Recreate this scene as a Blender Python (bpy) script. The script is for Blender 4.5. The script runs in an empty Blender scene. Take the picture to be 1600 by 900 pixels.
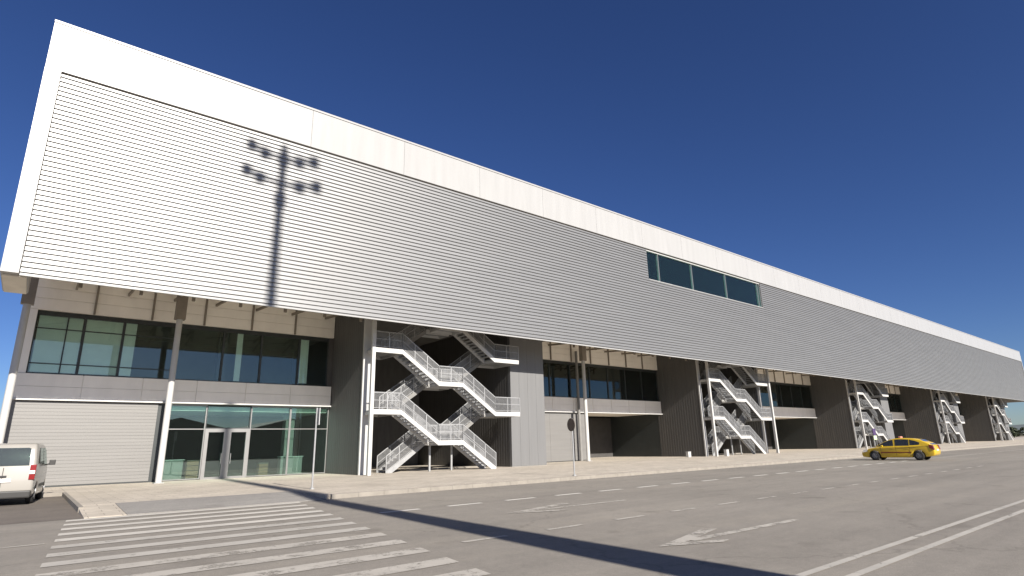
import bpy, bmesh, math, random
from mathutils import Vector, Matrix
random.seed(7)
R = math.radians
SC = bpy.context.scene
COL = SC.collection

# ------------------------------------------------------------------ helpers
def link(o):
    COL.objects.link(o); return o

def tag(o, label=None, cat=None, group=None, kind=None):
    if label: o['label'] = label
    if cat: o['category'] = cat
    if group: o['group'] = group
    if kind: o['kind'] = kind
    return o

def empty(name, loc=(0, 0, 0), rz=0.0):
    o = bpy.data.objects.new(name, None)
    o.empty_display_size = 0.3
    o.location = loc; o.rotation_euler = (0, 0, rz)
    return link(o)

def root_loc(o):
    v = Vector((0, 0, 0))
    while o is not None:
        v = v + Vector(o.location); o = o.parent
    return v

class MB:
    def __init__(self): self.v = []; self.f = []
    def add(self, vs, fs):
        n = len(self.v); self.v += [tuple(a) for a in vs]
        self.f += [tuple(i + n for i in f) for f in fs]; return self
    def box(self, x0, x1, y0, y1, z0, z1):
        vs = [(x0,y0,z0),(x1,y0,z0),(x1,y1,z0),(x0,y1,z0),(x0,y0,z1),(x1,y0,z1),(x1,y1,z1),(x0,y1,z1)]
        return self.add(vs, [(0,3,2,1),(4,5,6,7),(0,1,5,4),(1,2,6,5),(2,3,7,6),(3,0,4,7)])
    def quad(self, a, b, c, d): return self.add([a, b, c, d], [(0,1,2,3)])
    def bar(self, p, q, w, h, up=(0,0,1)):
        p = Vector(p); q = Vector(q); d = (q - p).normalized(); u = Vector(up)
        s = d.cross(u)
        if s.length < 1e-4: s = d.cross(Vector((0,1,0)))
        s.normalize(); u = s.cross(d).normalized()
        a = s * w / 2; b = u * h / 2
        vs = [p-a-b, p+a-b, p+a+b, p-a+b, q-a-b, q+a-b, q+a+b, q-a+b]
        return self.add(vs, [(0,1,2,3),(7,6,5,4),(0,4,5,1),(1,5,6,2),(2,6,7,3),(3,7,4,0)])
    def tube(self, p, q, r0, r1=None, n=12, caps=True):
        if r1 is None: r1 = r0
        p = Vector(p); q = Vector(q); d = (q - p).normalized()
        s = d.cross(Vector((0,0,1)))
        if s.length < 1e-4: s = Vector((1,0,0))
        s.normalize(); u = s.cross(d)
        vs = []
        for c, r in ((p, r0), (q, r1)):
            for i in range(n):
                a = 2*math.pi*i/n; vs.append(c + s*math.cos(a)*r + u*math.sin(a)*r)
        fs = [(i, (i+1)%n, n+(i+1)%n, n+i) for i in range(n)]
        if caps: fs += [tuple(range(n))[::-1], tuple(range(n, 2*n))]
        return self.add(vs, fs)
    def prism(self, poly, t0, t1, axis='y'):
        """closed polygon (a,b) extruded along an axis: y -> (a,t,b), x -> (t,a,b), z -> (a,b,t)"""
        def P(a, b, t): return {'y': (a,t,b), 'x': (t,a,b), 'z': (a,b,t)}[axis]
        n = len(poly)
        vs = [P(a,b,t0) for a,b in poly] + [P(a,b,t1) for a,b in poly]
        return self.add(vs, [(i,(i+1)%n,n+(i+1)%n,n+i) for i in range(n)] + [tuple(range(n))[::-1], tuple(range(n,2*n))])
    def build(self, name, mat, parent=None, smooth=False, bevel=0.0, segs=2):
        off = root_loc(parent) if parent is not None else Vector((0,0,0))
        me = bpy.data.meshes.new(name)
        me.from_pydata([tuple(Vector(v) - off) for v in self.v], [], self.f)
        bm = bmesh.new(); bm.from_mesh(me)
        bmesh.ops.recalc_face_normals(bm, faces=bm.faces)
        if bevel > 0:
            bmesh.ops.remove_doubles(bm, verts=bm.verts, dist=1e-5)
            ed = [e for e in bm.edges if len(e.link_faces) == 2 and e.calc_face_angle(0) > 0.5]
            bmesh.ops.bevel(bm, geom=ed, offset=bevel, segments=segs, affect='EDGES', profile=0.6, clamp_overlap=True)
        bm.to_mesh(me); bm.free()
        if smooth:
            for p in me.polygons: p.use_smooth = True
        me.materials.append(mat)
        o = link(bpy.data.objects.new(name, me))
        if parent is not None: o.parent = parent
        return o

def copy_tree(o, parent=None):
    c = o.copy(); COL.objects.link(c)
    if parent is not None: c.parent = parent
    for ch in [k for k in COL.objects if k.parent == o]:
        copy_tree(ch, c)
    return c

# ---------------------------------------------------------------- materials
def nt(name):
    m = bpy.data.materials.new(name); m.use_nodes = True
    t = m.node_tree; t.nodes.clear()
    out = t.nodes.new('ShaderNodeOutputMaterial')
    return m, t, out

def noise(t, scale, detail=4, rough=0.6, vec=None):
    n = t.nodes.new('ShaderNodeTexNoise')
    n.inputs['Scale'].default_value = scale; n.inputs['Detail'].default_value = detail
    n.inputs['Roughness'].default_value = rough
    if vec is not None: t.links.new(vec, n.inputs['Vector'])
    return n

def obj_vec(t, scale=(1,1,1)):
    tc = t.nodes.new('ShaderNodeTexCoord')
    mp = t.nodes.new('ShaderNodeMapping'); mp.inputs['Scale'].default_value = scale
    t.links.new(tc.outputs['Object'], mp.inputs['Vector'])
    return mp.outputs['Vector']

def ramp(t, fac, stops):
    r = t.nodes.new('ShaderNodeValToRGB')
    el = r.color_ramp.elements
    while len(el) < len(stops): el.new(0.5)
    for e, (p, c) in zip(el, stops):
        e.position = p; e.color = (*c, 1) if len(c) == 3 else c
    t.links.new(fac, r.inputs['Fac'])
    return r.outputs['Color']

def mixc(t, fac, a, b, mode='MIX'):
    n = t.nodes.new('ShaderNodeMix'); n.data_type = 'RGBA'; n.blend_type = mode
    for s, v in ((0, fac), (6, a), (7, b)):
        if hasattr(v, 'links'): t.links.new(v, n.inputs[s])
        else: n.inputs[s].default_value = v if s == 0 else (*v, 1)
    return n.outputs[2]

def paint(name, col, rough=0.5, metal=0.0, var=0.08, scale=(1,1,1), nscale=1.5, spec=0.5, bump=0.0, coat=0.0):
    m, t, out = nt(name)
    b = t.nodes.new('ShaderNodeBsdfPrincipled')
    v = obj_vec(t, scale)
    n = noise(t, nscale, 5, 0.6, v)
    lo = tuple(max(0, c*(1-var)) for c in col); hi = tuple(min(1, c*(1+var)) for c in col)
    t.links.new(ramp(t, n.outputs['Fac'], [(0.3, lo), (0.7, hi)]), b.inputs['Base Color'])
    b.inputs['Roughness'].default_value = rough; b.inputs['Metallic'].default_value = metal
    b.inputs['Specular IOR Level'].default_value = spec
    b.inputs['Coat Weight'].default_value = coat
    if bump:
        bn = t.nodes.new('ShaderNodeBump'); bn.inputs['Strength'].default_value = bump; bn.inputs['Distance'].default_value = 0.01
        n2 = noise(t, nscale*20, 3, 0.6, v); t.links.new(n2.outputs['Fac'], bn.inputs['Height'])
        t.links.new(bn.outputs['Normal'], b.inputs['Normal'])
    t.links.new(b.outputs[0], out.inputs['Surface'])
    return m

def glass(name, tint, ior=1.7, rough=0.0, dirt=0.007):
    m, t, out = nt(name)
    tr = t.nodes.new('ShaderNodeBsdfTransparent'); tr.inputs['Color'].default_value = (*tint, 1)
    gl = t.nodes.new('ShaderNodeBsdfGlossy'); gl.inputs['Roughness'].default_value = rough
    gl.inputs['Color'].default_value = (0.84, 0.96, 0.94, 1)
    fr = t.nodes.new('ShaderNodeFresnel'); fr.inputs['IOR'].default_value = ior
    mx = t.nodes.new('ShaderNodeMixShader')
    t.links.new(fr.outputs[0], mx.inputs[0]); t.links.new(tr.outputs[0], mx.inputs[1]); t.links.new(gl.outputs[0], mx.inputs[2])
    df = t.nodes.new('ShaderNodeBsdfDiffuse'); df.inputs['Color'].default_value = (0.5, 0.5, 0.47, 1)
    m2 = t.nodes.new('ShaderNodeMixShader'); m2.inputs[0].default_value = dirt
    t.links.new(mx.outputs[0], m2.inputs[1]); t.links.new(df.outputs[0], m2.inputs[2])
    t.links.new(m2.outputs[0], out.inputs['Surface'])
    return m

def asphalt(name, base, seed=0.0, patch=0.25):
    m, t, out = nt(name)
    b = t.nodes.new('ShaderNodeBsdfPrincipled')
    v = obj_vec(t)
    big = noise(t, 0.16, 6, 0.62, v)
    vx = obj_vec(t, (0.05, 0.9, 1))
    streak = noise(t, 0.9, 5, 0.6, vx)
    fine = noise(t, 55, 3, 0.7, v)
    mid = noise(t, 2.6, 6, 0.7, v)
    c1 = tuple(c*(1-patch) for c in base); c2 = tuple(c*(1+patch*0.8) for c in base)
    c = ramp(t, big.outputs['Fac'], [(0.33, c1), (0.66, c2)])
    c = mixc(t, 0.75, c, ramp(t, streak.outputs['Fac'], [(0.3, (0.80,0.79,0.78)), (0.5, (0.98,0.97,0.96)), (0.72, (1.14,1.12,1.08))]), 'MULTIPLY')
    c = mixc(t, 0.8, c, ramp(t, mid.outputs['Fac'], [(0.3, (0.89,0.89,0.89)), (0.7, (1.07,1.065,1.055))]), 'MULTIPLY')
    c = mixc(t, 0.8, c, ramp(t, fine.outputs['Fac'], [(0.3, (0.72,0.72,0.72)), (0.7, (1.22,1.21,1.2))]), 'MULTIPLY')
    grit = noise(t, 11, 4, 0.75, v)
    c = mixc(t, 0.8, c, ramp(t, grit.outputs['Fac'], [(0.3, (0.86,0.86,0.86)), (0.7, (1.09,1.09,1.085))]), 'MULTIPLY')
    # oil spots and sealed cracks
    vo = t.nodes.new('ShaderNodeTexVoronoi'); vo.feature = 'DISTANCE_TO_EDGE'; vo.inputs['Scale'].default_value = 0.13
    wv = t.nodes.new('ShaderNodeVectorMath'); wv.operation = 'ADD'
    sc = t.nodes.new('ShaderNodeVectorMath'); sc.operation = 'SCALE'; sc.inputs['Scale'].default_value = 1.6
    t.links.new(noise(t, 0.8, 4, 0.6, v).outputs['Color'], sc.inputs[0])
    t.links.new(v, wv.inputs[0]); t.links.new(sc.outputs[0], wv.inputs[1]); t.links.new(wv.outputs[0], vo.inputs['Vector'])
    crack = ramp(t, vo.outputs['Distance'], [(0.0, (0.62,0.61,0.6)), (0.006, (1,1,1))])
    c = mixc(t, 0.55, c, crack, 'MULTIPLY')
    sp = noise(t, 0.7, 2, 0.5, v)
    c = mixc(t, 0.8, c, ramp(t, sp.outputs['Fac'], [(0.25, (0.72,0.71,0.70)), (0.36, (1,1,1))]), 'MULTIPLY')
    t.links.new(c, b.inputs['Base Color'])
    b.inputs['Roughness'].default_value = 0.85; b.inputs['Specular IOR Level'].default_value = 0.35
    bn = t.nodes.new('ShaderNodeBump'); bn.inputs['Strength'].default_value = 0.35; bn.inputs['Distance'].default_value = 0.01
    t.links.new(fine.outputs['Fac'], bn.inputs['Height']); t.links.new(bn.outputs['Normal'], b.inputs['Normal'])
    t.links.new(b.outputs[0], out.inputs['Surface'])
    return m

def worn_paint(name, col, wear0, wear1, scale=2.2):
    """road paint that is chipped away: bare where the noise is low (the road shows through)"""
    m, t, out = nt(name)
    v = obj_vec(t)
    b = t.nodes.new('ShaderNodeBsdfPrincipled'); b.inputs['Roughness'].default_value = 0.8
    n0 = noise(t, 1.2, 4, 0.6, v)
    t.links.new(ramp(t, n0.outputs['Fac'], [(0.3, tuple(c*0.82 for c in col)), (0.7, col)]), b.inputs['Base Color'])
    n1 = noise(t, scale, 7, 0.72, v)
    n2 = noise(t, scale*14, 3, 0.7, v)
    ad = t.nodes.new('ShaderNodeMath'); ad.operation = 'MULTIPLY_ADD'
    t.links.new(n2.outputs['Fac'], ad.inputs[0]); ad.inputs[1].default_value = 0.30
    t.links.new(n1.outputs['Fac'], ad.inputs[2])
    al = ramp(t, ad.outputs[0], [(wear0, (0,0,0)), (wear1, (1,1,1))])
    tr = t.nodes.new('ShaderNodeBsdfTransparent'); mx = t.nodes.new('ShaderNodeMixShader')
    t.links.new(al, mx.inputs[0]); t.links.new(tr.outputs[0], mx.inputs[1]); t.links.new(b.outputs[0], mx.inputs[2])
    t.links.new(mx.outputs[0], out.inputs['Surface'])
    return m

def paving(name, base):
    m, t, out = nt(name)
    b = t.nodes.new('ShaderNodeBsdfPrincipled'); v = obj_vec(t)
    br = t.nodes.new('ShaderNodeTexBrick'); t.links.new(v, br.inputs['Vector'])
    br.inputs['Scale'].default_value = 1.0; br.inputs['Brick Width'].default_value = 0.8; br.inputs['Row Height'].default_value = 0.4
    br.inputs['Mortar Size'].default_value = 0.012
    br.inputs['Color1'].default_value = (*[c*0.93 for c in base], 1); br.inputs['Color2'].default_value = (*[c*1.06 for c in base], 1)
    br.inputs['Mortar'].default_value = (*[c*0.6 for c in base], 1)
    n = noise(t, 0.35, 6, 0.65, v); n2 = noise(t, 3.0, 5, 0.7, v)
    c = mixc(t, 0.9, br.outputs['Color'], ramp(t, n.outputs['Fac'], [(0.3, (0.76,0.75,0.73)), (0.68, (1.1,1.09,1.07))]), 'MULTIPLY')
    c = mixc(t, 0.7, c, ramp(t, n2.outputs['Fac'], [(0.3, (0.82,0.81,0.8)), (0.68, (1.08,1.07,1.06))]), 'MULTIPLY')
    t.links.new(c, b.inputs['Base Color']); b.inputs['Roughness'].default_value = 0.9
    t.links.new(b.outputs[0], out.inputs['Surface'])
    return m

M = {}
M['screen']   = paint('ribbed silver cladding', (0.262,0.262,0.259), rough=0.47, metal=0.56, var=0.06, scale=(0.15,1,2.0), nscale=1.0)
M['fascia']   = paint('white fascia panels', (0.345,0.343,0.335), rough=0.33, metal=0.0, var=0.05, scale=(1.2,1,0.12), nscale=1.6, spec=0.35)
M['white']    = paint('white painted steel', (0.46,0.455,0.44), rough=0.45, var=0.05)
M['cream']    = paint('pale wall panels', (0.89,0.845,0.765), rough=0.5, var=0.05, scale=(1,1,0.3))
M['panel']    = paint('grey ground floor panels', (0.178,0.173,0.165), rough=0.5, metal=0.1, var=0.07, scale=(0.15,1,3), nscale=1.2)
M['grey_panel'] = paint('light grey flat panels', (0.150,0.150,0.149), rough=0.5, var=0.05, scale=(3,1,0.2), nscale=1.0)
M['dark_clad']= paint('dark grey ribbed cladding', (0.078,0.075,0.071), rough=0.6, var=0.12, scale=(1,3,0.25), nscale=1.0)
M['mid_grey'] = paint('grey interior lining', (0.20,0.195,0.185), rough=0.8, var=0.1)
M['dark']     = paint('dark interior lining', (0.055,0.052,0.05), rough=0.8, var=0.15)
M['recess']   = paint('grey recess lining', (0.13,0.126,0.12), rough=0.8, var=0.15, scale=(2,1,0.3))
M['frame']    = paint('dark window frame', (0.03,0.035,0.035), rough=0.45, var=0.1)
M['alu']      = paint('satin aluminium', (0.25,0.247,0.24), rough=0.4, metal=0.5, var=0.06)
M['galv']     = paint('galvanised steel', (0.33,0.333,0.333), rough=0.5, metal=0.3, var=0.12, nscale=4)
M['brown_steel'] = paint('brownish steel caps', (0.22,0.19,0.155), rough=0.6, var=0.15)
M['soffit']   = paint('soffit lining', (0.66,0.61,0.53), rough=0.7, var=0.12, scale=(1,0.4,1))
M['glass']    = glass('green tinted facade glass', (0.93,0.995,0.955), ior=1.65)
M['glass2']   = glass('blue tinted facade glass', (0.48,0.76,0.78), ior=1.6)
M['glass3']   = glass('dark facade glass', (0.76,0.87,0.83), ior=1.95)
M['blind']    = paint('white fabric blind', (0.86,0.88,0.84), rough=0.9, var=0.05)
M['road']     = asphalt('weathered asphalt', (0.250,0.231,0.203), patch=0.10)
M['bay']      = asphalt('brownish parking asphalt', (0.155,0.136,0.118), patch=0.2)
M['ground']   = paint('dry earth', (0.20,0.17,0.12), rough=0.95, var=0.25, nscale=0.05)
M['pave']     = paving('beige paving slabs', (0.475,0.43,0.365))
M['ramp']     = asphalt('grey ramp asphalt', (0.27,0.26,0.245), patch=0.12)
M['kerb']     = paint('pale kerb concrete', (0.24,0.218,0.187), rough=0.9, var=0.15, nscale=2, bump=0.3)
M['line']     = worn_paint('white lane paint', (0.43,0.405,0.36), 0.41, 0.58)
M['line_fresh'] = worn_paint('fresh white lane paint', (0.53,0.50,0.445), 0.35, 0.48)
M['line_bright'] = worn_paint('bright lane paint', (0.62,0.59,0.53), 0.30, 0.42)
M['line_worn'] = worn_paint('nearly gone white paint', (0.44,0.41,0.36), 0.47, 0.68)
M['line_mid'] = worn_paint('worn white paint', (0.44,0.41,0.36), 0.46, 0.64)
M['mast']     = paint('galvanised mast', (0.45,0.45,0.44), rough=0.5, metal=0.5, var=0.1)
M['rubber']   = paint('tyre rubber', (0.02,0.02,0.02), rough=0.8, var=0.1)
M['rim']      = paint('wheel rim', (0.22,0.22,0.225), rough=0.55, metal=0.8, var=0.05)
M['taxi']     = paint('taxi yellow paint', (0.60,0.395,0.02), rough=0.28, var=0.04, coat=0.6)
M['van']      = paint('white van paint', (0.315,0.298,0.268), rough=0.3, var=0.03, coat=0.5)
M['plastic']  = paint('black plastic', (0.025,0.024,0.023), rough=0.55, var=0.1)
M['carglass'] = glass('car glass', (0.42,0.46,0.44), ior=1.8, dirt=0.05)
M['red_lamp'] = paint('red lamp lens', (0.20,0.010,0.008), rough=0.2, var=0.05, coat=0.5)
M['clear_lamp'] = paint('clear lamp lens', (0.75,0.72,0.68), rough=0.15, var=0.03, coat=0.5)
M['sign_lamp'] = paint('reddish roof sign', (0.50,0.22,0.17), rough=0.3, var=0.1)
M['stripe']   = paint('dark red trim', (0.13,0.018,0.01), rough=0.5, var=0.1)
M['seat']     = paint('dark seat cloth', (0.05,0.03,0.028), rough=0.9, var=0.15)
M['wood']     = paint('brown wood', (0.19,0.095,0.05), rough=0.7, var=0.25, scale=(1,1,6), nscale=2)
M['sign_back']= paint('dull sign back', (0.10,0.075,0.06), rough=0.6, var=0.2, nscale=6)
M['purple']   = paint('purple print', (0.06,0.035,0.10), rough=0.5, var=0.2)
M['pale_print'] = paint('pale green print', (0.55,0.68,0.40), rough=0.5, var=0.1)
M['leaf']     = paint('far foliage', (0.035,0.045,0.022), rough=0.9, var=0.35, nscale=3)
M['hill']     = paint('distant hills', (0.10,0.12,0.12), rough=1.0, var=0.15, nscale=0.01)
M['hall_dark']= paint('dark hall cladding', (0.05,0.05,0.05), rough=0.7, var=0.1)

# --------------------------------------------------------------- constants
YS = 30.5            # hanging screen, front plane
ZB, ZF, ZT = 9.0, 18.57, 21.12
XL, XI, XR = -1.92, -1.30, 187.0
YW = 39.0            # glazed wall
YC = 37.0            # free columns
P0 = 0.15            # pavement level
X0 = 15.65; STEP = 36.6
SOF = 11.2

# ------------------------------------------------------------------ ground
def sheet(name, pts, z, mat, zs=None):
    me = bpy.data.meshes.new(name)
    me.from_pydata([(a, b, z) for a, b in pts], [], [tuple(range(len(pts)))])
    me.materials.append(mat)
    o = link(bpy.data.objects.new(name, me)); o['kind'] = 'structure'
    return o
sheet('ground', [(-6000,-6000),(6000,-6000),(6000,6000),(-6000,6000)], -0.02, M['ground'])
sheet('road', [(-160,-55),(700,-55),(700,20.5),(-160,20.5)], 0.0, M['road'])
sheet('parking_bay', [(-160,20.5),(1.5,20.5),(1.5,32.6),(-160,32.6)], 0.004, M['bay'])
RX0, RX1, RY = 2.2, 8.3, 23.6
pm = MB(); pm.box(1.62, 420, RY, 60, -0.3, P0); pm.prism([(20.45,-0.1),(20.45,0.016),(20.62,0.02),(RY-0.001,P0-0.002),(RY-0.001,-0.1)], 1.5, RX0+0.29, 'x'); pm.box(RX1, 420, 20.62, RY, -0.3, P0-0.0015); pm.box(-160, 1.617, 32.72, 60, -0.3, P0-0.002)
tag(pm.build('pavement', M['pave']), kind='structure')
km = MB()
x = 1.5
while x < 330:
    L = 1.0 if x < 80 else 8.0
    if x > RX1 - 0.1: km.box(x+0.004, x+L-0.004, 20.48, 20.617, -0.2, P0+0.004)
    x += L
y = 22.62
while y < 32.6: km.box(1.483, 1.617, y+0.004, min(y+1, 32.6)-0.004, -0.2, P0+0.004); y += 1
x = 1.6
while x > -30: km.box(x-0.996, x-0.004, 32.58, 32.717, -0.2, P0+0.003); x -= 1
tag(km.build('kerb', M['kerb']), kind='structure')
rm_ = MB(); rm_.prism([(20.45,-0.1),(20.45,0.018),(20.62,0.022),(RY-0.002,P0-0.001),(RY-0.002,-0.1)], RX0+0.3, RX1-0.003, 'x')
tag(rm_.build('pavement_ramp', M['ramp']), kind='structure')

# markings
def marking(name, polys, mat, z):
    me = bpy.data.meshes.new(name); vs = []; fs = []
    for p in polys:
        fs.append(tuple(range(len(vs), len(vs)+len(p)))); vs += [(a, b, z) for a, b in p]
    me.from_pydata(vs, [], fs); me.materials.append(mat)
    o = link(bpy.data.objects.new(name, me)); o['kind'] = 'structure'; return o
ZYS = [20.05, 18.95, 17.85, 16.75, 15.65, 14.55, 13.45, 12.35, 11.25, 10.15, 9.05, 7.95, 6.95]
def lx(y): return 0.42 + 0.083*(y-12)
def rx(y): return 5.1 + 0.165*(y-7)
sA, sB, sC = [], [], []
for i, yy in enumerate(ZYS):
    h = 0.23
    poly = [(lx(yy-h), yy-h), (rx(yy-h), yy-h), (rx(yy+h), yy+h), (lx(yy+h), yy+h)]
    (sA if i < 5 else sB if i < 8 else sC).append(poly)
marking('zebra_crossing', sA, M['line_fresh'], 0.008)
marking('zebra_crossing', sB, M['line'], 0.008)
marking('zebra_crossing', sC, M['line_mid'], 0.008)
dash = []
xx = 7.55
while xx < 48:
    dash.append([(xx,14.80),(xx+1.2,14.80),(xx+1.2,15.02),(xx,15.02)]); xx += 2.13
marking('lane_dashes', dash, M['line_bright'], 0.008)
dash = []
xx = 6.3
while xx < 40:
    dash.append([(xx,9.14),(xx+1.0,9.14),(xx+1.0,9.28),(xx,9.28)]); xx += 2.05
marking('lane_dashes', dash, M['line_mid'], 0.008)
marking('edge_line', [[(51,14.84),(330,14.84),(330,15.0),(51,15.0)]], M['line'], 0.008)
marking('edge_line', [[(-40,15.22),(0.55,15.22),(0.55,15.34),(-40,15.34)]], M['line_mid'], 0.008)
marking('double_line', [[(-60,3.8),(260,3.8),(260,3.92),(-60,3.92)], [(-60,3.35),(260,3.35),(260,3.47),(-60,3.47)]], M['line'], 0.008)
def arrow(x, y, k):
    return [[(x+0.9,y-0.10),(x+4.6,y-0.16),(x+4.6,y+0.02),(x+0.9,y+0.10)],
            [(x,y),(x+0.45,y-0.12),(x+2.4*k,y+0.42*k),(x+2.2*k,y+0.62*k)],
            [(x+0.02,y-0.02),(x+0.5,y+0.02),(x+1.45*k,y-0.44*k),(x+1.1*k,y-0.50*k)]]
for ps in (arrow(8.2, 6.39, 1.0), arrow(9.5, 12.1, 1.25)):
    me = bpy.data.meshes.new('lane_arrow'); vs = []; fs = []
    for q, pl in enumerate(ps):
        fs.append(tuple(range(len(vs), len(vs)+len(pl)))); vs += [(a, b, 0.008 + 0.0015*q) for a, b in pl]
    me.from_pydata(vs, [], fs); me.materials.append(M['line_worn'])
    o = link(bpy.data.objects.new('lane_arrow', me)); o['kind'] = 'structure'

# ----------------------------------------------------------- exhibition hall
hall = empty('exhibition_hall', (XL, YS, 0))
tag(hall, 'long white exhibition hall with a hanging ribbed silver screen over a glazed ground floor', 'building')

# ribbed screen (horizontal trapezoid ribs), with a hole for the strip window
PITCH = (ZF - ZB) / 41.0
WX0, WX1, WZ0 = 41.0, 61.1, ZB + PITCH*29
def rib_sheet(mb, x0, x1, i0, i1):
    prof = []
    for i in range(i0, i1):
        z = ZB + PITCH*i
        prof += [(YS+0.078, z), (YS+0.078, z+PITCH*0.25), (YS, z+PITCH*0.42), (YS, z+PITCH*0.90)]
    prof.append((YS+0.078, ZB+PITCH*i1))
    vs = []; fs = []
    for (yy, z) in prof: vs += [(x0, yy, z), (x1, yy, z)]
    for k in range(len(prof)-1): fs.append((2*k, 2*k+1, 2*k+3, 2*k+2))
    mb.add(vs, fs)
mb = MB()
seams = [XI] + [XI + 12.09*k for k in range(1, 15)] + [XR-0.6]
def span(a, b, i0, i1):
    rib_sheet(mb, a, b, i0, i1)
span(XI, WX0, 0, 41); span(WX0, WX1, 0, 29); span(WX1, XR-0.5, 0, 41)
mb.build('ribbed_screen', M['screen'], hall)
bk = MB()
bk.box(XI, WX0, YS+0.13, YS+0.28, ZB+0.003, ZF); bk.box(WX0, WX1, YS+0.13, YS+0.28, ZB+0.003, WZ0-0.05); bk.box(WX1, XR-0.5, YS+0.13, YS+0.28, ZB+0.003, ZF)
bk.build('screen_backing', M['soffit'], hall)
# white frame round the screen
PW = 6.05
x = XL; i = 0
while x < XR:
    x1 = min(x + PW, XR)
    MB().box(x+0.007, x1-0.007, YS-0.10, YS+0.3, ZF+0.06, ZT-0.12).build('fascia_panel', M['fascia'], hall)
    x = x1
MB().box(XL, XR, YS-0.14, YS+0.5, ZT-0.117, ZT).build('parapet_capping', M['fascia'], hall)
MB().box(XL, XI-0.03, YS-0.10, YS+0.3, ZB, ZF+0.057).build('end_trim', M['fascia'], hall)
MB().box(XR-0.5, XR, YS-0.10, YS+0.3, ZB, ZF+0.057).build('end_trim', M['fascia'], hall)
MB().box(XI-0.028, XR-0.5, YS+0.02, YS+0.3, ZF+0.002, ZF+0.058).build('shadow_gap', M['brown_steel'], hall)
MB().box(XI, XR-0.5, YS-0.03, YS+0.078, ZB-0.07, ZB-0.002).build('screen_drip_edge', M['fascia'], hall)
# gable ends and roof
MB().box(XL, XL+0.9, YS+0.303, 34.2, ZB, ZT-0.12).build('gable_wall', M['fascia'], hall)
MB().box(XL+0.92, XL+1.3, 34.21, 92, SOF+0.302, ZT-0.12).build('gable_wall', M['fascia'], hall)
MB().box(XL+0.05, XL+0.85, YS+0.35, 34.15, ZB-0.06, ZB-0.004).build('gable_soffit', M['soffit'], hall)
MB().box(XR-0.9, XR, YS+0.303, 92, ZB, ZT-0.12).build('gable_wall', M['fascia'], hall)
MB().box(XL+0.92, XR, YS+0.503, 92, ZT-0.117, ZT-0.05).build('roof', M['alu'], hall)
MB().box(XL+0.9, XR-0.9, 91.6, 92, 0, ZT-0.12).build('rear_wall', M['panel'], hall)
MB().box(XL+0.9, XR-0.9, YS+0.6, 91.6, SOF, SOF+0.3).build('soffit', M['soffit'], hall)
# strip window high in the screen
strip = MB().box(WX0, WX1, YS+0.06, YS+0.30, ZF-0.1, ZF-0.002).build('strip_window', M['white'], hall)
for xa in (WX0, 42.7, 48.0, 54.05, WX1-0.55, WX1-0.1):
    MB().box(xa, xa+0.08, YS+0.08, YS+0.30, WZ0, ZF-0.103).build('mullion', M['alu'], strip)
MB().box(WX0, WX1, YS-0.03, YS+0.45, WZ0-0.045, WZ0-0.002).build('sill', M['white'], strip)
MB().box(WX0+0.1, WX1-0.1, YS+0.2, YS+0.215, WZ0+0.003, ZF).build('pane', M['glass2'], strip)
MB().box(WX0, WX1, YS+3.0, YS+3.1, WZ0-0.5, ZF+0.5).build('room_lining', M['mid_grey'], strip)

# lower storeys
def ribbed_wall(mb, X, y0, y1, z0, z1, pitch=0.3, depth=0.012):
    """wall facing -X with vertical ribs"""
    y = y0; prof = []
    while y < y1 - 1e-6:
        e = min(y+pitch, y1); w = e-y
        prof += [(X, y), (X, y+w*0.55), (X+depth, y+w*0.68), (X+depth, y+w*0.87)]; y = e
    prof.append((X, y1))
    vs = []; fs = []
    for (a, b) in prof: vs += [(a, b, z0), (a, b, z1)]
    for k in range(len(prof)-1): fs.append((2*k, 2*k+1, 2*k+3, 2*k+2))
    mb.add(vs, fs)
    mb.box(X+0.06, X+0.34, y0, y1, z0, z1)

walls_x = [X0 + STEP*k for k in range(5)]
panel_bays = {0: 3.4, 2: 3.0, 3: 3.0, 4: 3.0}
SW = 11.95
for k, xw in enumerate(walls_x):
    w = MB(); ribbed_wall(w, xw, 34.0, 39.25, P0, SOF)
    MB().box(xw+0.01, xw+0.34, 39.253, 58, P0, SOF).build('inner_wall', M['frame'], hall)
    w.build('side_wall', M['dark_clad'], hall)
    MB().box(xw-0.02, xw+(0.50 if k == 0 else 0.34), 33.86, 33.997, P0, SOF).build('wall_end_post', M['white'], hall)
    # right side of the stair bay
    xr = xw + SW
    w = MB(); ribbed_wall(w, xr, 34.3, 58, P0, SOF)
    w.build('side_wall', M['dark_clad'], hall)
    if k in panel_bays:
        pw = panel_bays[k]
        pn = MB(); n = 4
        for j in range(n): pn.box(xr+pw*j/n+0.005, xr+pw*(j+1)/n-0.005, 34.0, 34.28, P0+0.05, 10.6)
        pn.build('front_panel', M['grey_panel'], hall)
        MB().box(xr-0.01, xr+pw+0.01, 34.02, 34.26, P0, P0+0.05).build('plinth', M['mid_grey'], hall)
        MB().box(xr+pw-0.3, xr+pw, 34.29, 58, P0, SOF).build('side_wall', M['dark_clad'], hall)
    else:
        for yy in (34.0, 32.75):
            MB().box(xr+0.02, xr+0.26, yy-0.12, yy+0.12, P0, SOF).build('column', M['white'], hall)
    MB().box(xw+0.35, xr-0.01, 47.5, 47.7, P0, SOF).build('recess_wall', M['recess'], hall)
    MB().box(xw+0.35, xr-0.01, 34.3, 47.4, SOF-0.2, SOF-0.003).build('recess_ceiling', M['mid_grey'], hall)

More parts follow.
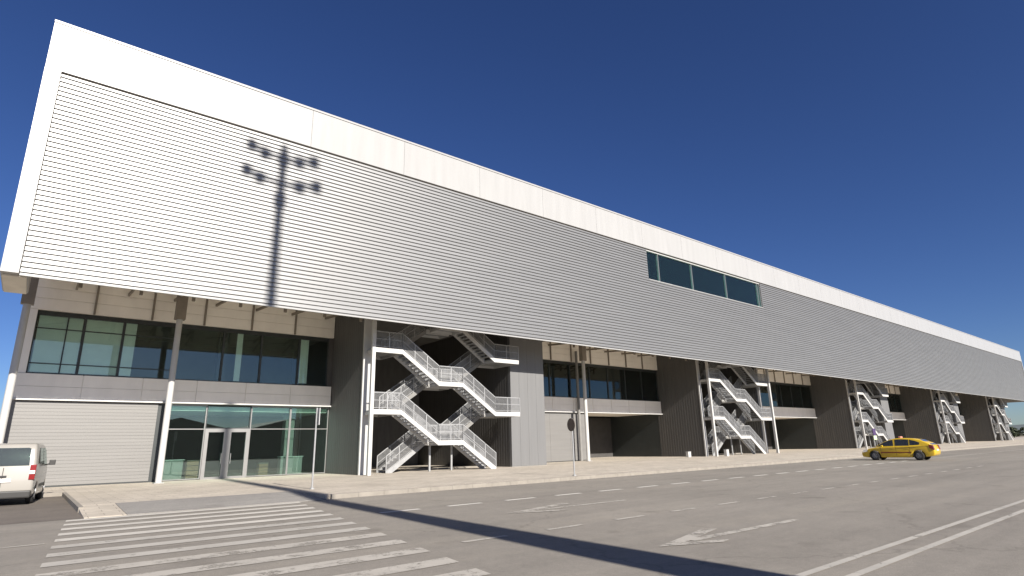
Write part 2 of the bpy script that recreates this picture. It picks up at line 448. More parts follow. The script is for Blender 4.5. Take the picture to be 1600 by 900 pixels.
def window(x0, x1, z0, z1, y, gm, fr=0.06, blind=None, fm=None, top=0.09, mul=(), tran=()):
    f = MB()
    f.box(x0, x0+fr, y-0.05, y+0.1, z0, z1); f.box(x1-fr, x1, y-0.05, y+0.1, z0, z1)
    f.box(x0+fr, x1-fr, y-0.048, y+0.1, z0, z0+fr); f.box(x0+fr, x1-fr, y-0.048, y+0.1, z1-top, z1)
    for xm in mul: f.box(xm-0.03, xm+0.03, y-0.046, y+0.1, z0+fr, z1-top)
    for zt in tran: f.box(x0+fr, x1-fr, y-0.02, y+0.018, zt, zt+0.05)
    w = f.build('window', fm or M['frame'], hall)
    MB().box(x0+fr, x1-fr, y+0.02, y+0.035, z0+fr, z1-top).build('pane', gm, w)
    if blind:
        b = MB(); xa, xb, zb = blind
        b.box(xa, xb, y+0.05, y+0.065, zb, z1-top)
        b.box(xa, xb, y+0.045, y+0.07, zb-0.05, zb)
        b.build('blind', M['blind'], w)
    return w

SP0, SP1, BD0 = 4.45, 5.85, 9.2      # spandrel and upper band
def spandrel(xa, xb):
    s = MB(); n = max(1, round((xb-xa)/2.75)); d = (xb-xa)/n
    for j in range(n):
        for (za, zb) in ((SP0+0.12, SP0+0.72), (SP0+0.74, SP1-0.02)):
            s.box(xa+d*j+0.02, xa+d*(j+1)-0.02, YW-0.25, YW-0.02, za, zb)
    s.box(xa, xb, YW-0.2, YW+6, SP0+0.11, SP1-0.04)
    o = s.build('spandrel', M['cream'], hall)
    MB().box(xa, xb, YW-0.36, YW+0.1, SP0+0.02, SP0+0.10).build('ledge', M['white'], o)
    b = MB()
    for j in range(n):
        for (za, zb) in ((BD0, BD0+0.62), (BD0+0.64, BD0+1.2), (BD0+1.22, SOF-0.01)):
            b.box(xa+d*j+0.03, xa+d*(j+1)-0.03, YW-0.22, YW-0.02, za+0.015, zb-0.015)
    b.box(xa, xb, YW-0.18, YW+0.15, BD0+0.03, SOF-0.02)
    u = b.build('upper_band', M['cream'], hall)
    for j in range(1, n):
        MB().box(xa+d*j-0.05, xa+d*j+0.05, YW-0.34, YW-0.225, BD0, SOF-0.02).build('band_post', M['brown_steel'], u)
    return n, d
def bracket(xa):
    b = MB()
    b.bar((xa, YS+0.28, ZB+0.95), (xa, YW-0.2, ZB+1.55), 0.09, 0.16)
    b.bar((xa, YS+0.30, ZB+0.25), (xa, YS+3.6, ZB+1.15), 0.07, 0.09)
    b.box(xa-0.07, xa+0.07, YS+2.35, YS+2.5, ZB+0.28, ZB+0.95)
    b.bar((xa-1.1, YS+0.4, ZB+0.9), (xa, YS+2.4, ZB+0.8), 0.05, 0.07)
    b.build('screen_bracket', M['brown_steel'], hall)
def column(xa, ya=YC, w=0.16, cap=True):
    MB().tube((xa, ya, P0), (xa, ya, 9.05), w, n=16).build('column', M['white'], hall, smooth=False)
    if cap: MB().box(xa-0.26, xa+0.26, ya-0.22, ya+0.22, 9.053, SOF-0.01).build('column_head', M['brown_steel'], hall)
    MB().box(xa-0.24, xa+0.24, ya-0.24, ya+0.24, P0+0.001, P0+0.03).build('base_plate', M['galv'], hall)

# first bay: offices and entrance
spandrel(-0.95, X0-0.02)
MB().box(-0.95, X0-0.02, YW+0.2, YW+8, P0+0.001, P0+0.02).build('lobby_floor', M['dark'], hall)
MB().box(-0.95, X0-0.02, YW+8, YW+8.2, P0, SOF).build('lobby_wall', M['dark'], hall)
MB().box(-0.95, X0-0.02, YW+0.15, YW+7.9, BD0+0.15, BD0+0.3).build('office_ceiling', M['mid_grey'], hall)
MB().box(-0.95, X0-0.02, YW+0.3, YW+5.9, SP0-0.35, SP0+0.1).build('lobby_ceiling', M['cream'], hall)
xs = [-0.62, 1.5, 3.32, 5.95, 8.62, 10.9, 13.32, 15.35]
for j in range(7):
    bl = None
    if j == 0: bl = (-0.5, 1.42, 6.0)
    if j == 1: bl = (1.56, 3.26, 6.0)
    if j == 2: bl = (3.4, 3.95, 6.0)
    if j == 4: bl = (9.4, 9.75, 6.0)
    if j == 6: bl = (13.45, 14.0, 6.05)
    window(xs[j], xs[j+1], SP1, BD0-0.002, YW+0.05, M['glass'], blind=bl, top=0.24, mul=((0.74,) if j == 0 else ()), tran=((6.38, 8.25) if j < 3 else ()))  # deep dark frame head stands in for the shadow strip along the window tops
MB().box(-0.95, -0.62, YW-0.2, YW+0.2, SP1, BD0).build('wall_pier', M['cream'], hall)
MB().box(15.352, X0-0.01, YW-0.1, YW+0.2, SP1, BD0).build('wall_pier', M['dark_clad'], hall)
MB().box(8.45, 8.95, YW+0.35, YW+0.9, SP1, BD0).build('office_pillar', M['frame'], hall)
g = MB(); nb = 24
for j in range(nb):
    za = P0+0.08 + (SP0-P0-0.1)*j/nb; zb = P0+0.08 + (SP0-P0-0.1)*(j+1)/nb
    g.box(-0.95, 5.5, YW-0.14, YW+0.1, za, zb-0.008)
g.box(-0.95, 5.5, YW-0.11, YW+0.1, P0+0.08, SP0-0.02)
g.build('wall_panel', M['panel'], hall)
MB().box(-0.95, 5.5, YW-0.12, YW+0.1, P0, P0+0.08).build('plinth', M['frame'], hall)
MB().box(5.503, 5.86, YW-0.1, YW+0.2, P0, SP0).build('wall_pier', M['frame'], hall)
for (a, b) in ((5.87, 8.1), (10.64, 13.08), (13.09, X0-0.02)):
    window(a, b, P0+0.03, SP0-0.003, YW+0.05, M['glass3'], fr=0.05, fm=M['alu'], tran=(3.0,))
window(8.105, 10.635, 3.05, SP0-0.003, YW+0.05, M['glass3'], fr=0.05, fm=M['frame'])
for (a, b) in ((8.11, 9.37), (9.375, 10.63)):
    f = MB(); fr = 0.2
    f.box(a, a+fr, YW-0.08, YW+0.1, P0, 3.045); f.box(b-fr, b, YW-0.08, YW+0.1, P0, 3.045)
    f.box(a+fr, b-fr, YW-0.078, YW+0.1, 2.84, 3.045); f.box(a+fr, b-fr, YW-0.078, YW+0.1, P0, P0+0.12)
    d = f.build('glass_door', M['alu'], hall)
    MB().box(a+fr, b-fr, YW+0.0, YW+0.012, P0+0.12, 2.84).build('pane', M['glass3'], d)
    hx = b-fr-0.06 if a < 9 else a+fr+0.06
    MB().tube((hx, YW-0.14, 1.0), (hx, YW-0.14, 1.6), 0.02).build('handle', M['galv'], d)
MB().box(13.2, 13.8, YW+1.2, YW+1.8, P0, SP0).build('lobby_pillar', M['mid_grey'], hall)
column(-1.05); column(5.72)
for xa in (0.84, 3.27, 5.6, 7.9, 10.3, 12.6, 14.9): bracket(xa)
MB().box(-0.98, -0.6, YW+0.21, 91.5, P0, SOF).build('end_wall', M['cream'], hall)

# further bays
for k in range(4):
    xa = walls_x[k] + SW + (panel_bays.get(k, 0.36)); xb = walls_x[k+1] - 0.02
    n, d = spandrel(xa, xb)
    nw = 8; dw = (xb-xa)/nw
    for j in range(nw):
        bl = (xa+dw*j+0.3, xa+dw*j+0.75, 6.0) if j in (6,) else None
        window(xa+dw*j, xa+dw*(j+1)-0.004, SP1, BD0-0.002, YW+0.05, M['glass3'], blind=bl, top=0.24)  # same deep dark head, shadow under the band put into the frame
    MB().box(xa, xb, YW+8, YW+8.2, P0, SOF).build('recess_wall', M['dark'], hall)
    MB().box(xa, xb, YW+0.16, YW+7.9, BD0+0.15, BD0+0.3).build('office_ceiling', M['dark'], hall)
    xo = xa + (xb-xa)*(0.47 if k == 0 else 0.06)
    g = MB(); w = (xo-xa)/4
    for j in range(4): g.box(xa+w*j+0.006, xa+w*(j+1)-0.006, YW-0.12, YW+0.1, P0+0.06, SP0-0.003)
    g.build('wall_panel', M['panel'], hall)
    MB().box(xa, xo, YW-0.10, YW+0.1, P0, P0+0.06).build('plinth', M['frame'], hall)
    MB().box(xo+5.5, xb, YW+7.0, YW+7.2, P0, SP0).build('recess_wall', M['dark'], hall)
    if k == 0:
        column(38.75); MB().tube((39.4, 38.5, P0), (39.4, 38.5, BD0+1), 0.13, n=12).build('shaded_twin_column', M['mid_grey'], hall)  # thin rear twin of the column, its shade put into the grey
        for xx in (33.5, 36.1, 41.2, 43.8, 46.4, 49.0): bracket(xx)
    else:
        for q in (0.1, 0.3, 0.5, 0.7, 0.9): bracket(xa+(xb-xa)*q)

# ------------------------------------------------------------ escape stairs
YST = 32.72
H = 3.78
def make_stair():
    root = empty('escape_staircase', (X0, YST, P0))
    xL0, xL1, xM0, xM1, xR0, xR1 = X0+0.2, X0+2.1, X0+4.85, X0+6.75, X0+9.5, X0+11.75
    lanes = ((YST, YST+1.3), (YST+1.75, YST+3.05))
    def rail(p, q, parent, mesh=True):
        r = MB(); p = Vector(p); q = Vector(q); L = (q-p).length
        up = Vector((0,0,1))
        r.bar(p+up*1.05, q+up*1.05, 0.05, 0.05); r.bar(p+up*0.12, q+up*0.12, 0.03, 0.03); r.bar(p+up*0.58, q+up*0.58, 0.03, 0.03)
        n = max(1, round(L/1.25))
        for i in range(n+1):
            a = p + (q-p)*(i/n); r.bar(a-up*0.1, a+up*1.07, 0.05, 0.05, up=(0,1,0))
        n = max(2, int(L/0.075))
        for i in range(1, n):
            a = p + (q-p)*(i/n); r.bar(a+up*0.12, a+up*1.03, 0.019, 0.019, up=(0,1,0))
        r.build('railing', M['galv'], parent)
    def landing(x0, x1, y0, y1, z, rails):
        d = MB(); d.box(x0, x1, y0+0.07, y1-0.07, z-0.08, z)
        o = d.build('landing', M['galv'], root)
        e = MB(); e.box(x0, x1, y0, y0+0.067, z-0.26, z+0.04); e.box(x0, x1, y1-0.067, y1, z-0.26, z+0.04)
        e.box(x0, x0+0.06, y0+0.07, y1-0.07, z-0.26, z-0.083); e.box(x1-0.06, x1, y0+0.07, y1-0.07, z-0.26, z-0.083)
        e.build('edge_beam', M['white'], o)
        for (p, q) in rails: rail(p, q, o)
    def flight(xa, za, xb, zb, y0, y1, mat=None):
        """from the low end (xa,za) to the high end (xb,zb)"""
        s = MB()
        for yy in (y0, y1-0.067):
            sg = 1 if xb > xa else -1
            poly = [(xa, za-0.26 if za > P0+0.2 else za), (xa, za+0.06), (xb, zb+0.04), (xb, zb-0.26)]
            if za <= P0+0.2: poly = [(xa, za), (xa, za+0.10), (xb, zb+0.04), (xb, zb-0.26), (xa+sg*0.42, za)]
            s.prism(poly, yy, yy+0.067, 'y')
        o = s.build('flight', mat or M['white'], root)
        n = 11; t = MB()
        for i in range(1, n):
            f = i/n; xx = xa+(xb-xa)*f; zz = za+(zb-za)*f
            t.box(xx-0.14, xx+0.14, y0+0.07, y1-0.07, zz-0.03, zz+0.01)
        t.build('treads', M['galv'], o)
        rail((xa, y0+0.03, za), (xb, y0+0.03, zb), o); rail((xa, y1-0.03, za), (xb, y1-0.03, zb), o)
    (a0, a1), (b0, b1) = lanes
    for n in range(3):
        z0 = P0 + H*n; zm = z0 + H/2; z1 = z0 + H
        # near lane climbs to the left, far lane climbs to the right
        flight(xR0, z0, xM1, zm, a0, a1)
        landing(xM0, xM1, a0, a1, zm, [((xM0, a0+0.03, zm), (xM1, a0+0.03, zm)), ((xM0, a1-0.03, zm), (xM1, a1-0.03, zm))])
        flight(xL1, z0, xM0, zm, b0, b1, M['galv'] if n == 0 else M['mid_grey'])  # far flights coloured darker than the near ones to stand for shade
        landing(xM0, xM1, b0, b1, zm, [((xM0, b0+0.03, zm), (xM1, b0+0.03, zm)), ((xM0, b1-0.03, zm), (xM1, b1-0.03, zm))])
        if n < 2:
            flight(xM0, zm, xL1, z1, a0, a1); flight(xM1, zm, xR0, z1, b0, b1, M['mid_grey'])  # upper far flight in mid grey, shade put into its colour
            landing(xL0, xL1, a0, b1, z1, [((xL0, a0+0.03, z1), (xL1, a0+0.03, z1))])
            landing(xR0, xR1, a0, b1, z1, [((xR0, a0+0.03, z1), (xR1, a0+0.03, z1))])
    for (xx, yy) in ((xL0-0.08, a0-0.02),):
        MB().box(xx-0.11, xx+0.11, yy, yy+0.22, P0, SOF-0.01).build('post', M['white'], root)
    for xx in (xM0+0.1, xM1-0.1):
        MB().box(xx-0.06, xx+0.06, a1-0.1, a1+0.0, P0, P0+H/2-0.27).build('prop', M['galv'], root)
    MB().box(xM0-0.1, xM1+4.2, b1+0.5, b1+0.62, P0+0.001, P0+0.10).build('floor_kerb', M['kerb'], root)
    return root
st0 = make_stair()
slabels = ['white steel scissor staircase nearest the entrance, between dark wall and grey panel',
           'white steel scissor staircase second along the hall, behind twin white posts',
           'white steel scissor staircase third along the hall, behind the yellow taxi',
           'small far white staircase just right of the taxi tail, fourth along the hall',
           'farthest white staircase at the end of the long hall']
stairs = [st0] + [copy_tree(st0) for _ in range(4)]
for k, s in enumerate(stairs):
    s.location = (walls_x[k], YST, P0)
    tag(s, slabels[k], 'staircase', 'escape staircases under the hanging screen')

# ------------------------------------------------------------- tall mast lamp
SLOPE = 0.062; EL = R(28.0); TANE = math.tan(EL) / math.sqrt(1 + SLOPE**2)
MX, MY = 6.57, -5.0
def mh(z): return z + (YS - MY) * math.tan(EL) * math.sqrt(1+SLOPE**2)
mast = empty('floodlight_mast', (MX, MY, 0))
tag(mast, 'tall galvanised floodlight mast behind the camera that throws the long shadow', 'lamp mast')
top = mh(18.25)
lv = [(0, 0.62), (6, 0.53), (10, 0.40), (20, 0.30), (top, 0.20)]
pm = MB()
for (za, ra), (zb, rb) in zip(lv[:-1], lv[1:]): pm.tube((MX,MY,za), (MX,MY,zb), ra, rb, n=20)
pm.tube((MX,MY,mh(14.6)), (MX,MY,mh(15.3)), 0.33, 0.33, n=16)
pm.tube((MX,MY,mh(17.0)), (MX,MY,mh(17.7)), 0.30, 0.30, n=16)
pm.build('pole', M['mast'], mast)
for z, offs in ((mh(17.5), (-1.72, -1.0, 0.9, 1.72)), (mh(16.0), (-1.85, -1.15, 1.0, 1.95))):
    ca = MB(); ca.bar((MX+offs[0], MY, z+0.28), (MX, MY, z-0.12), 0.16, 0.16); ca.bar((MX, MY, z-0.12), (MX+offs[3], MY, z+0.28), 0.16, 0.16)
    ca.build('crossarm', M['mast'], mast)
    z0 = z
    for ox in offs:
        z = z0 + (0.24 if abs(ox) > 1.3 else -0.02)
        fl = MB(); fl.box(MX+ox-0.27, MX+ox+0.27, MY-0.16, MY+0.2, z-0.30, z+0.30)
        f = fl.build('floodlight', M['mast'], mast, bevel=0.04)
        MB().box(MX+ox-0.2, MX+ox+0.2, MY+0.202, MY+0.21, z-0.25, z+0.22).build('lens', M['clear_lamp'], f)

# ---------------------------------------------------------------- vehicles
def arch(cy, cz, r, n=10, a0=R(-12), a1=R(192)):
    return [(cy + r*math.cos(a0+(a1-a0)*i/n), cz + r*math.sin(a0+(a1-a0)*i/n)) for i in range(n+1)]

def inset(poly, d):
    n = len(poly); out = []
    area = sum(poly[i][0]*poly[(i+1)%n][1]-poly[(i+1)%n][0]*poly[i][1] for i in range(n))
    s = 1 if area > 0 else -1
    for i in range(n):
        p0 = Vector(poly[i-1]); p1 = Vector(poly[i]); p2 = Vector(poly[(i+1)%n])
        e1 = (p1-p0).normalized(); e2 = (p2-p1).normalized()
        n1 = Vector((-e1.y, e1.x))*s; n2 = Vector((-e2.y, e2.x))*s
        b = (n1+n2)
        if b.length < 1e-3: b = n1
        b.normalize(); k = d/max(0.45, b.dot(n1))
        out.append(tuple(p1 + b*k))
    return out

def loft(mb, poly, hw, fx, r=0.07, steps=4):
    """side outline (y,z) -> closed solid of half width hw with rounded edges; fx(x,y,z) bends it in plan and section"""
    rings = []
    for i in range(steps+1):
        a = math.pi/2*i/steps; rings.append((-(hw - r + r*math.cos(a)), r*(1-math.sin(a))))
    rings = rings + [(-x, d) for x, d in rings[::-1]]
    vs = []; n = len(poly)
    for x, d in rings:
        for (y, z) in inset(poly, d): vs.append((fx(x, y, z), y, z))
    fs = []
    for k in range(len(rings)-1):
        for i in range(n): fs.append((k*n+i, k*n+(i+1)%n, (k+1)*n+(i+1)%n, (k+1)*n+i))
    fs.append(tuple(range(n))[::-1]); fs.append(tuple(range((len(rings)-1)*n, len(rings)*n)))
    mb.add(vs, fs)

def wheel(parent, x, y, r, w, side):
    t = MB()
    prof = [(0.62, -w/2), (0.92, -w/2), (1.0, -w/2*0.7), (1.0, w/2*0.7), (0.92, w/2), (0.62, w/2)]
    n = 28; vs = []; fs = []
    for i in range(n):
        a = 2*math.pi*i/n
        for (q, o) in prof: vs.append((x+o, y+r*q*math.cos(a), r+r*q*math.sin(a)))
    m = len(prof)
    for i in range(n):
        for j in range(m-1): fs.append((i*m+j, i*m+j+1, ((i+1)%n)*m+j+1, ((i+1)%n)*m+j))
    t.add(vs, fs)
    wh = t.build('wheel', M['rubber'], parent, smooth=True)
    rm = MB(); xo = x + side*w*0.38
    rm.tube((xo-side*0.05, y, r), (xo, y, r), r*0.64, r*0.60, n=24)
    for i in range(5):
        a = 2*math.pi*i/5
        rm.bar((xo+side*0.012, y, r), (xo+side*0.012, y+r*0.55*math.cos(a), r+r*0.55*math.sin(a)), 0.03, 0.09, up=(1,0,0))
    rm.build('rim', M['rim'], wh)

# local frame of a vehicle: +y forward, x right
def make_taxi(loc, rz):
    root = empty('taxi', (0,0,0))
    L = 4.6; hw = 0.86
    belt = 0.93
    low = [(-2.22,0.30),(-2.30,0.42),(-2.32,0.62),(-2.26,0.80),(-2.22,0.97),(-2.10,1.02),(-1.2,1.0),(0.2,0.96),(0.95,0.93),(1.6,0.84),(2.02,0.72),(2.22,0.58),(2.27,0.42),(2.20,0.24)]
    low += [(1.80,0.20)] + arch(1.38,0.32,0.37) + [(0.9,0.19),(-0.9,0.19)] + arch(-1.36,0.32,0.37) + [(-1.85,0.24)]
    def bend(x, y, z):
        k = 1 - 0.16*abs(y/2.3)**4
        if z < 0.5: k *= 1 - 0.06*(0.5-z)/0.3
        return x*k
    b = MB(); loft(b, low, hw, bend, 0.07)
    cab = [(-2.24,0.99),(-1.92,1.19),(-1.52,1.38),(-1.05,1.475),(-0.45,1.51),(0.0,1.49),(0.36,1.40),(0.74,1.25),(1.36,0.92)]
    def tum(x, y, z): return x*(0.985 - 0.30*max(0, z-0.93))
    c = MB(); loft(c, cab, hw*0.97, tum, 0.06)
    body = b.build('body', M['taxi'], root, smooth=True)
    roof = c.build('cabin', M['taxi'], root, smooth=True)
    for s in (-1, 1):
        def side(poly, off=0.012):
            return [(s*(hw*0.97*(0.985-0.30*max(0, z-0.93))+off), y, z) for y, z in poly]
        for poly in ([(1.12,0.985),(0.70,1.23),(0.36,1.36),(0.10,1.41),(0.10,0.985)],
                     [(-0.02,0.985),(-0.02,1.42),(-0.45,1.43),(-0.86,1.40),(-0.86,0.985)],
                     [(-0.93,1.02),(-0.93,1.39),(-1.22,1.32),(-1.52,1.19),(-1.48,1.05)]):
            v = side(poly); n = len(v); w = MB()
            w.add(v + [(a-s*0.01, b_, c_) for a, b_, c_ in v], [tuple(range(n)), tuple(range(n, 2*n))[::-1]] + [(i,(i+1)%n,n+(i+1)%n,n+i) for i in range(n)])
            w.build('side_window', M['carglass'], root)
        t = MB(); t.box(s*0.862-0.012, s*0.862+0.012, -0.95, 0.95, 0.50, 0.57); t.build('trim_strip', M['stripe'], root)
        for ya in (0.92, -0.03, -0.88):
            MB().box(s*0.860-0.003, s*0.860+0.003, ya-0.006, ya+0.006, 0.30, 0.93).build('door_seam', M['plastic'], root)
        for ya in (0.12, -0.78):
            MB().box(s*0.872-0.014, s*0.872+0.014, ya-0.09, ya+0.09, 0.80, 0.83).build('door_handle', M['taxi'], root)
        wheel(root, s*0.76, 1.38, 0.315, 0.2, s); wheel(root, s*0.76, -1.36, 0.315, 0.2, s)
        MB().box(s*0.98-0.09, s*0.98+0.09, 0.72, 0.84, 0.93, 1.05).build('wing_mirror', M['taxi'], root, bevel=0.03)
        MB().prism([(2.16,0.54),(2.10,0.70),(1.80,0.80),(1.84,0.62)], s*0.56, s*0.80, 'x').build('headlight', M['clear_lamp'], root)
        MB().prism([(-2.31,0.70),(-2.25,1.0),(-2.02,1.04),(-2.05,0.80)], s*0.56, s*0.80, 'x').build('tail_light', M['red_lamp'], root)
    w = MB(); a = 0.66
    w.quad((-a,1.33,0.955),(a,1.33,0.955),(a*0.86,0.72,1.275),(-a*0.86,0.72,1.275)); w.build('windscreen', M['carglass'], root)
    w = MB(); w.quad((-a*0.95,-2.19,1.035),(a*0.95,-2.19,1.035),(a*0.86,-1.54,1.385),(-a*0.86,-1.54,1.385)); w.build('rear_window', M['carglass'], root)
    MB().box(-0.26,0.26,2.275,2.29,0.40,0.51).build('number_plate', M['clear_lamp'], root)
    MB().box(-0.26,0.26,-2.33,-2.315,0.62,0.73).build('number_plate', M['clear_lamp'], root)
    MB().box(-0.24,0.24,-0.30,-0.14,1.505,1.63).build('roof_sign', M['sign_lamp'], root, bevel=0.03)
    MB().tube((0.3,-1.2,1.42),(0.3,-1.5,1.75),0.006).build('aerial', M['plastic'], root)
    root.location = loc; root.rotation_euler = (0,0,rz)
    tag(root, 'bright yellow hatchback taxi with roof sign on the road before the staircases', 'taxi')
    return root
make_taxi((48.8, 15.85, 0.004), R(2))

def make_van(loc, rz):
    root = empty('parked_van', (0,0,0))
    hw = 0.93
    low = [(-2.12,0.40),(-2.16,0.55),(-2.14,0.9),(-2.10,1.30),(-2.02,1.90),(-1.92,2.08),(-1.6,2.15),(0.0,2.15),(0.45,2.10),(0.75,1.92),(1.30,1.30),(1.75,1.12),(2.05,0.95),(2.15,0.62),(2.10,0.32)]
    low += [(1.75,0.28)] + arch(1.32,0.34,0.40) + [(0.8,0.26),(-0.85,0.26)] + arch(-1.33,0.34,0.40) + [(-1.8,0.32)]
    def bend(x, y, z):
        k = 1 - 0.10*max(0, y/2.15)**4 - 0.03*max(0, -y/2.15)**6
        k *= 1 - 0.13*max(0, (z-1.2)/0.95)**1.4
        return x*k
    b = MB(); loft(b, low, hw, bend, 0.10, 5)
    b.build('body', M['van'], root, smooth=True)
    # tailgate glass, split doors, bumper
    r = MB(); r.prism([(-0.70,1.36),(0.70,1.36),(0.66,1.95),(0.60,1.98),(-0.60,1.98),(-0.66,1.95)], -0.01, 0.01, 'y')
    rw = r.build('rear_window', M['carglass'], root)
    rw.location = (0, -2.055, 0)
    for v in rw.data.vertices: v.co.y += (v.co.z-1.36)*0.13 - 0.055
    MB().box(-0.006, 0.006, -2.185, -2.10, 0.62, 1.30).build('door_seam', M['plastic'], root)
    MB().box(-0.88, 0.88, -2.25, -2.0, 0.24, 0.50).build('bumper', M['plastic'], root, bevel=0.05)
    MB().box(-0.26, 0.26, -2.19, -2.165, 0.80, 0.92).build('number_plate', M['clear_lamp'], root)
    MB().box(-0.12, 0.12, -2.195, -2.15, 0.98, 1.03).build('door_handle', M['plastic'], root)
    for s in (-1, 1):
        t = MB(); t.prism([(-2.185,0.86),(-2.16,1.38),(-1.99,1.38),(-2.02,0.86)], s*0.74, s*0.915, 'x')
        tl = t.build('tail_light', M['red_lamp'], root, bevel=0.02)
        MB().box(s*0.74, s*0.90, -2.205, -2.16, 1.06, 1.18).build('reversing_lens', M['clear_lamp'], tl)
        def sx(y, z, off): return s*(bend(hw, y, z)+off)
        for poly in ([(0.95,1.36),(0.62,1.88),(0.42,1.98),(-0.25,1.98),(-0.25,1.36)],
                     [(-0.35,1.40),(-0.35,1.97),(-1.25,1.97),(-1.25,1.40)]):
            v = [(sx(y,z,0.006), y, z) for y, z in poly]; n = len(v); w = MB()
            w.add(v + [(a-s*0.012, p, q) for a, p, q in v], [tuple(range(n)), tuple(range(n,2*n))[::-1]] + [(i,(i+1)%n,n+(i+1)%n,n+i) for i in range(n)])
            w.build('side_window', M['carglass'], root)
        wheel(root, s*0.80, 1.32, 0.33, 0.2, s); wheel(root, s*0.80, -1.33, 0.33, 0.2, s)
        m_ = MB(); m_.box(s*1.10-0.10, s*1.10+0.10, 0.80, 0.92, 1.32, 1.52); m_.bar((s*0.90,0.88,1.33),(s*1.05,0.87,1.38),0.06,0.06)
        m_.build('wing_mirror', M['plastic'], root, bevel=0.02)
        MB().prism([(2.10,0.72),(2.02,0.98),(1.70,1.08),(1.72,0.80)], s*0.58, s*0.86, 'x').build('headlight', M['clear_lamp'], root)
        MB().box(s*0.935-0.012, s*0.935+0.012, -0.85, 0.82, 0.56, 0.66).build('rubbing_strip', M['plastic'], root)
    w = MB(); w.quad((-0.74,1.33,1.33),(0.74,1.33,1.33),(0.64,0.80,1.90),(-0.64,0.80,1.90)); w.build('windscreen', M['carglass'], root)
    root.location = loc; root.rotation_euler = (0,0,rz)
    tag(root, 'white panel van parked nose-in by the hall, rear doors to the camera', 'van')
    return root
make_van((-0.28, 30.2, 0.008), R(-6.5))

# ------------------------------------------------------------ street furniture
def sign_post(x, y, h, ang, label, disc, mat):
    r = empty('road_sign', (x, y, P0))
    MB().tube((x,y,P0), (x,y,P0+h), 0.035, n=10).build('pole', M['galv'], r)
    MB().tube((x,y,P0), (x,y,P0+0.06), 0.09, n=10).build('base', M['galv'], r)
    d = Vector((math.cos(ang), math.sin(ang), 0))
    p = Vector((x,y,0)) + d*0.05
    s = MB()
    if disc:
        s.tube(p+Vector((0,0,P0+h-0.32)), p+d*0.02+Vector((0,0,P0+h-0.32)), 0.32, n=28)
    else:
        t = Vector((-d.y, d.x, 0))
        for z0 in (P0+h-0.7,):
            a = p - t*0.3; b = p + t*0.3
            s.bar(Vector((p.x,p.y,z0)), Vector((p.x,p.y,z0+0.68)), 0.62, 0.03, up=d)
    pl = s.build('sign_plate', mat, r)
    MB().bar((x, y, P0+h-0.5), (p.x, p.y, P0+h-0.5), 0.05, 0.05).build('clamp', M['galv'], pl)
    tag(r, label, 'road sign')
sign_post(20.95, 21.0, 2.75, R(172), 'round dull road sign on a thin grey pole by the kerb near the grey panel', True, M['sign_back'])
sign_post(9.12, 24.0, 3.2, R(-8), 'thin grey sign post with edge-on plate at the end of the zebra crossing', False, M['galv'])

def utility_box(x, y, w, h, label):
    r = empty('utility_box', (x, y, P0))
    MB().box(x-w/2, x+w/2, y-0.15, y+0.15, P0, P0+h).build('cabinet', M['white'], r, bevel=0.01)
    MB().box(x-w/2-0.02, x+w/2+0.02, y-0.17, y+0.17, P0+h+0.001, P0+h+0.04).build('lid', M['galv'], r)
    tag(r, label, 'cabinet')
utility_box(50.3, 34.6, 0.45, 0.5, 'small white cabinet on the pavement in front of the second dark wall')
utility_box(53.3, 32.3, 0.4, 0.62, 'small white cabinet at the foot of the second staircase posts')

def planter(x, y, w, h, label):
    r = empty('wooden_planter', (x, y, P0))
    m = MB()
    for j in range(4): m.box(x-w/2, x+w/2, y-w/2, y+w/2, P0+0.02+h*j/4, P0+h*(j+1)/4-0.015)
    m.build('tub', M['wood'], r)
    MB().box(x-w/2-0.03, x+w/2+0.03, y-w/2-0.03, y+w/2+0.03, P0+h, P0+h+0.06).build('rim', M['sign_back'], r)
    tag(r, label, 'planter')
planter(7.72, 39.55, 0.62, 1.05, 'brown wooden planter box behind the glass left of the entrance doors')
planter(11.75, 39.6, 0.55, 0.75, 'brown wooden planter box behind the glass right of the entrance doors')
def desk(x0, x1, y, label):
    r = empty('reception_desk', ((x0+x1)/2, y, P0+0.02))
    MB().box(x0, x1, y, y+0.6, P0+0.02, P0+1.12).build('front', M['mid_grey'], r, bevel=0.02)
    MB().box(x0-0.05, x1+0.05, y-0.05, y+0.65, P0+1.121, P0+1.16).build('worktop', M['white'], r)
    tag(r, label, 'desk')
desk(5.95, 7.25, 39.5, 'pale desk behind the ground floor glass beside the white column')
desk(12.9, 14.3, 39.7, 'pale desk behind the ground floor glass right of the doors')
nb_ = empty('notice_board', (90.4, 32.0, P0))
MB().box(89.9, 90.9, 31.97, 32.03, P0+1.65, P0+2.6).build('upper_panel', M['purple'], nb_)
MB().box(89.9, 90.9, 31.965, 32.035, P0+1.1, P0+1.64).build('lower_panel', M['pale_print'], nb_)
for xx in (89.95, 90.85): MB().box(xx-0.04, xx+0.04, 32.04, 32.1, P0, P0+2.6).build('leg', M['galv'], nb_)
tag(nb_, 'small purple and pale green notice board behind the taxi bonnet', 'notice board')

# ------------------------------------------------- far surroundings
hm = MB(); vs = []; n = 120
for i in range(n+1):
    a = R(-180) + R(360)*i/n
    h = 26 + 22*math.sin(a*5+1) + 14*math.sin(a*13) + 7*math.sin(a*31+2)
    d = 3600
    vs += [(d*math.sin(a), d*math.cos(a), -5), ((d+300)*math.sin(a), (d+300)*math.cos(a), max(6, h)), ((d+1400)*math.sin(a), (d+1400)*math.cos(a), -5)]
fs = []
for i in range(n):
    for j in range(2): fs.append((i*3+j, (i+1)*3+j, (i+1)*3+j+1, i*3+j+1))
hm.add(vs, fs); tag(hm.build('hills', M['hill'], smooth=True), kind='structure')

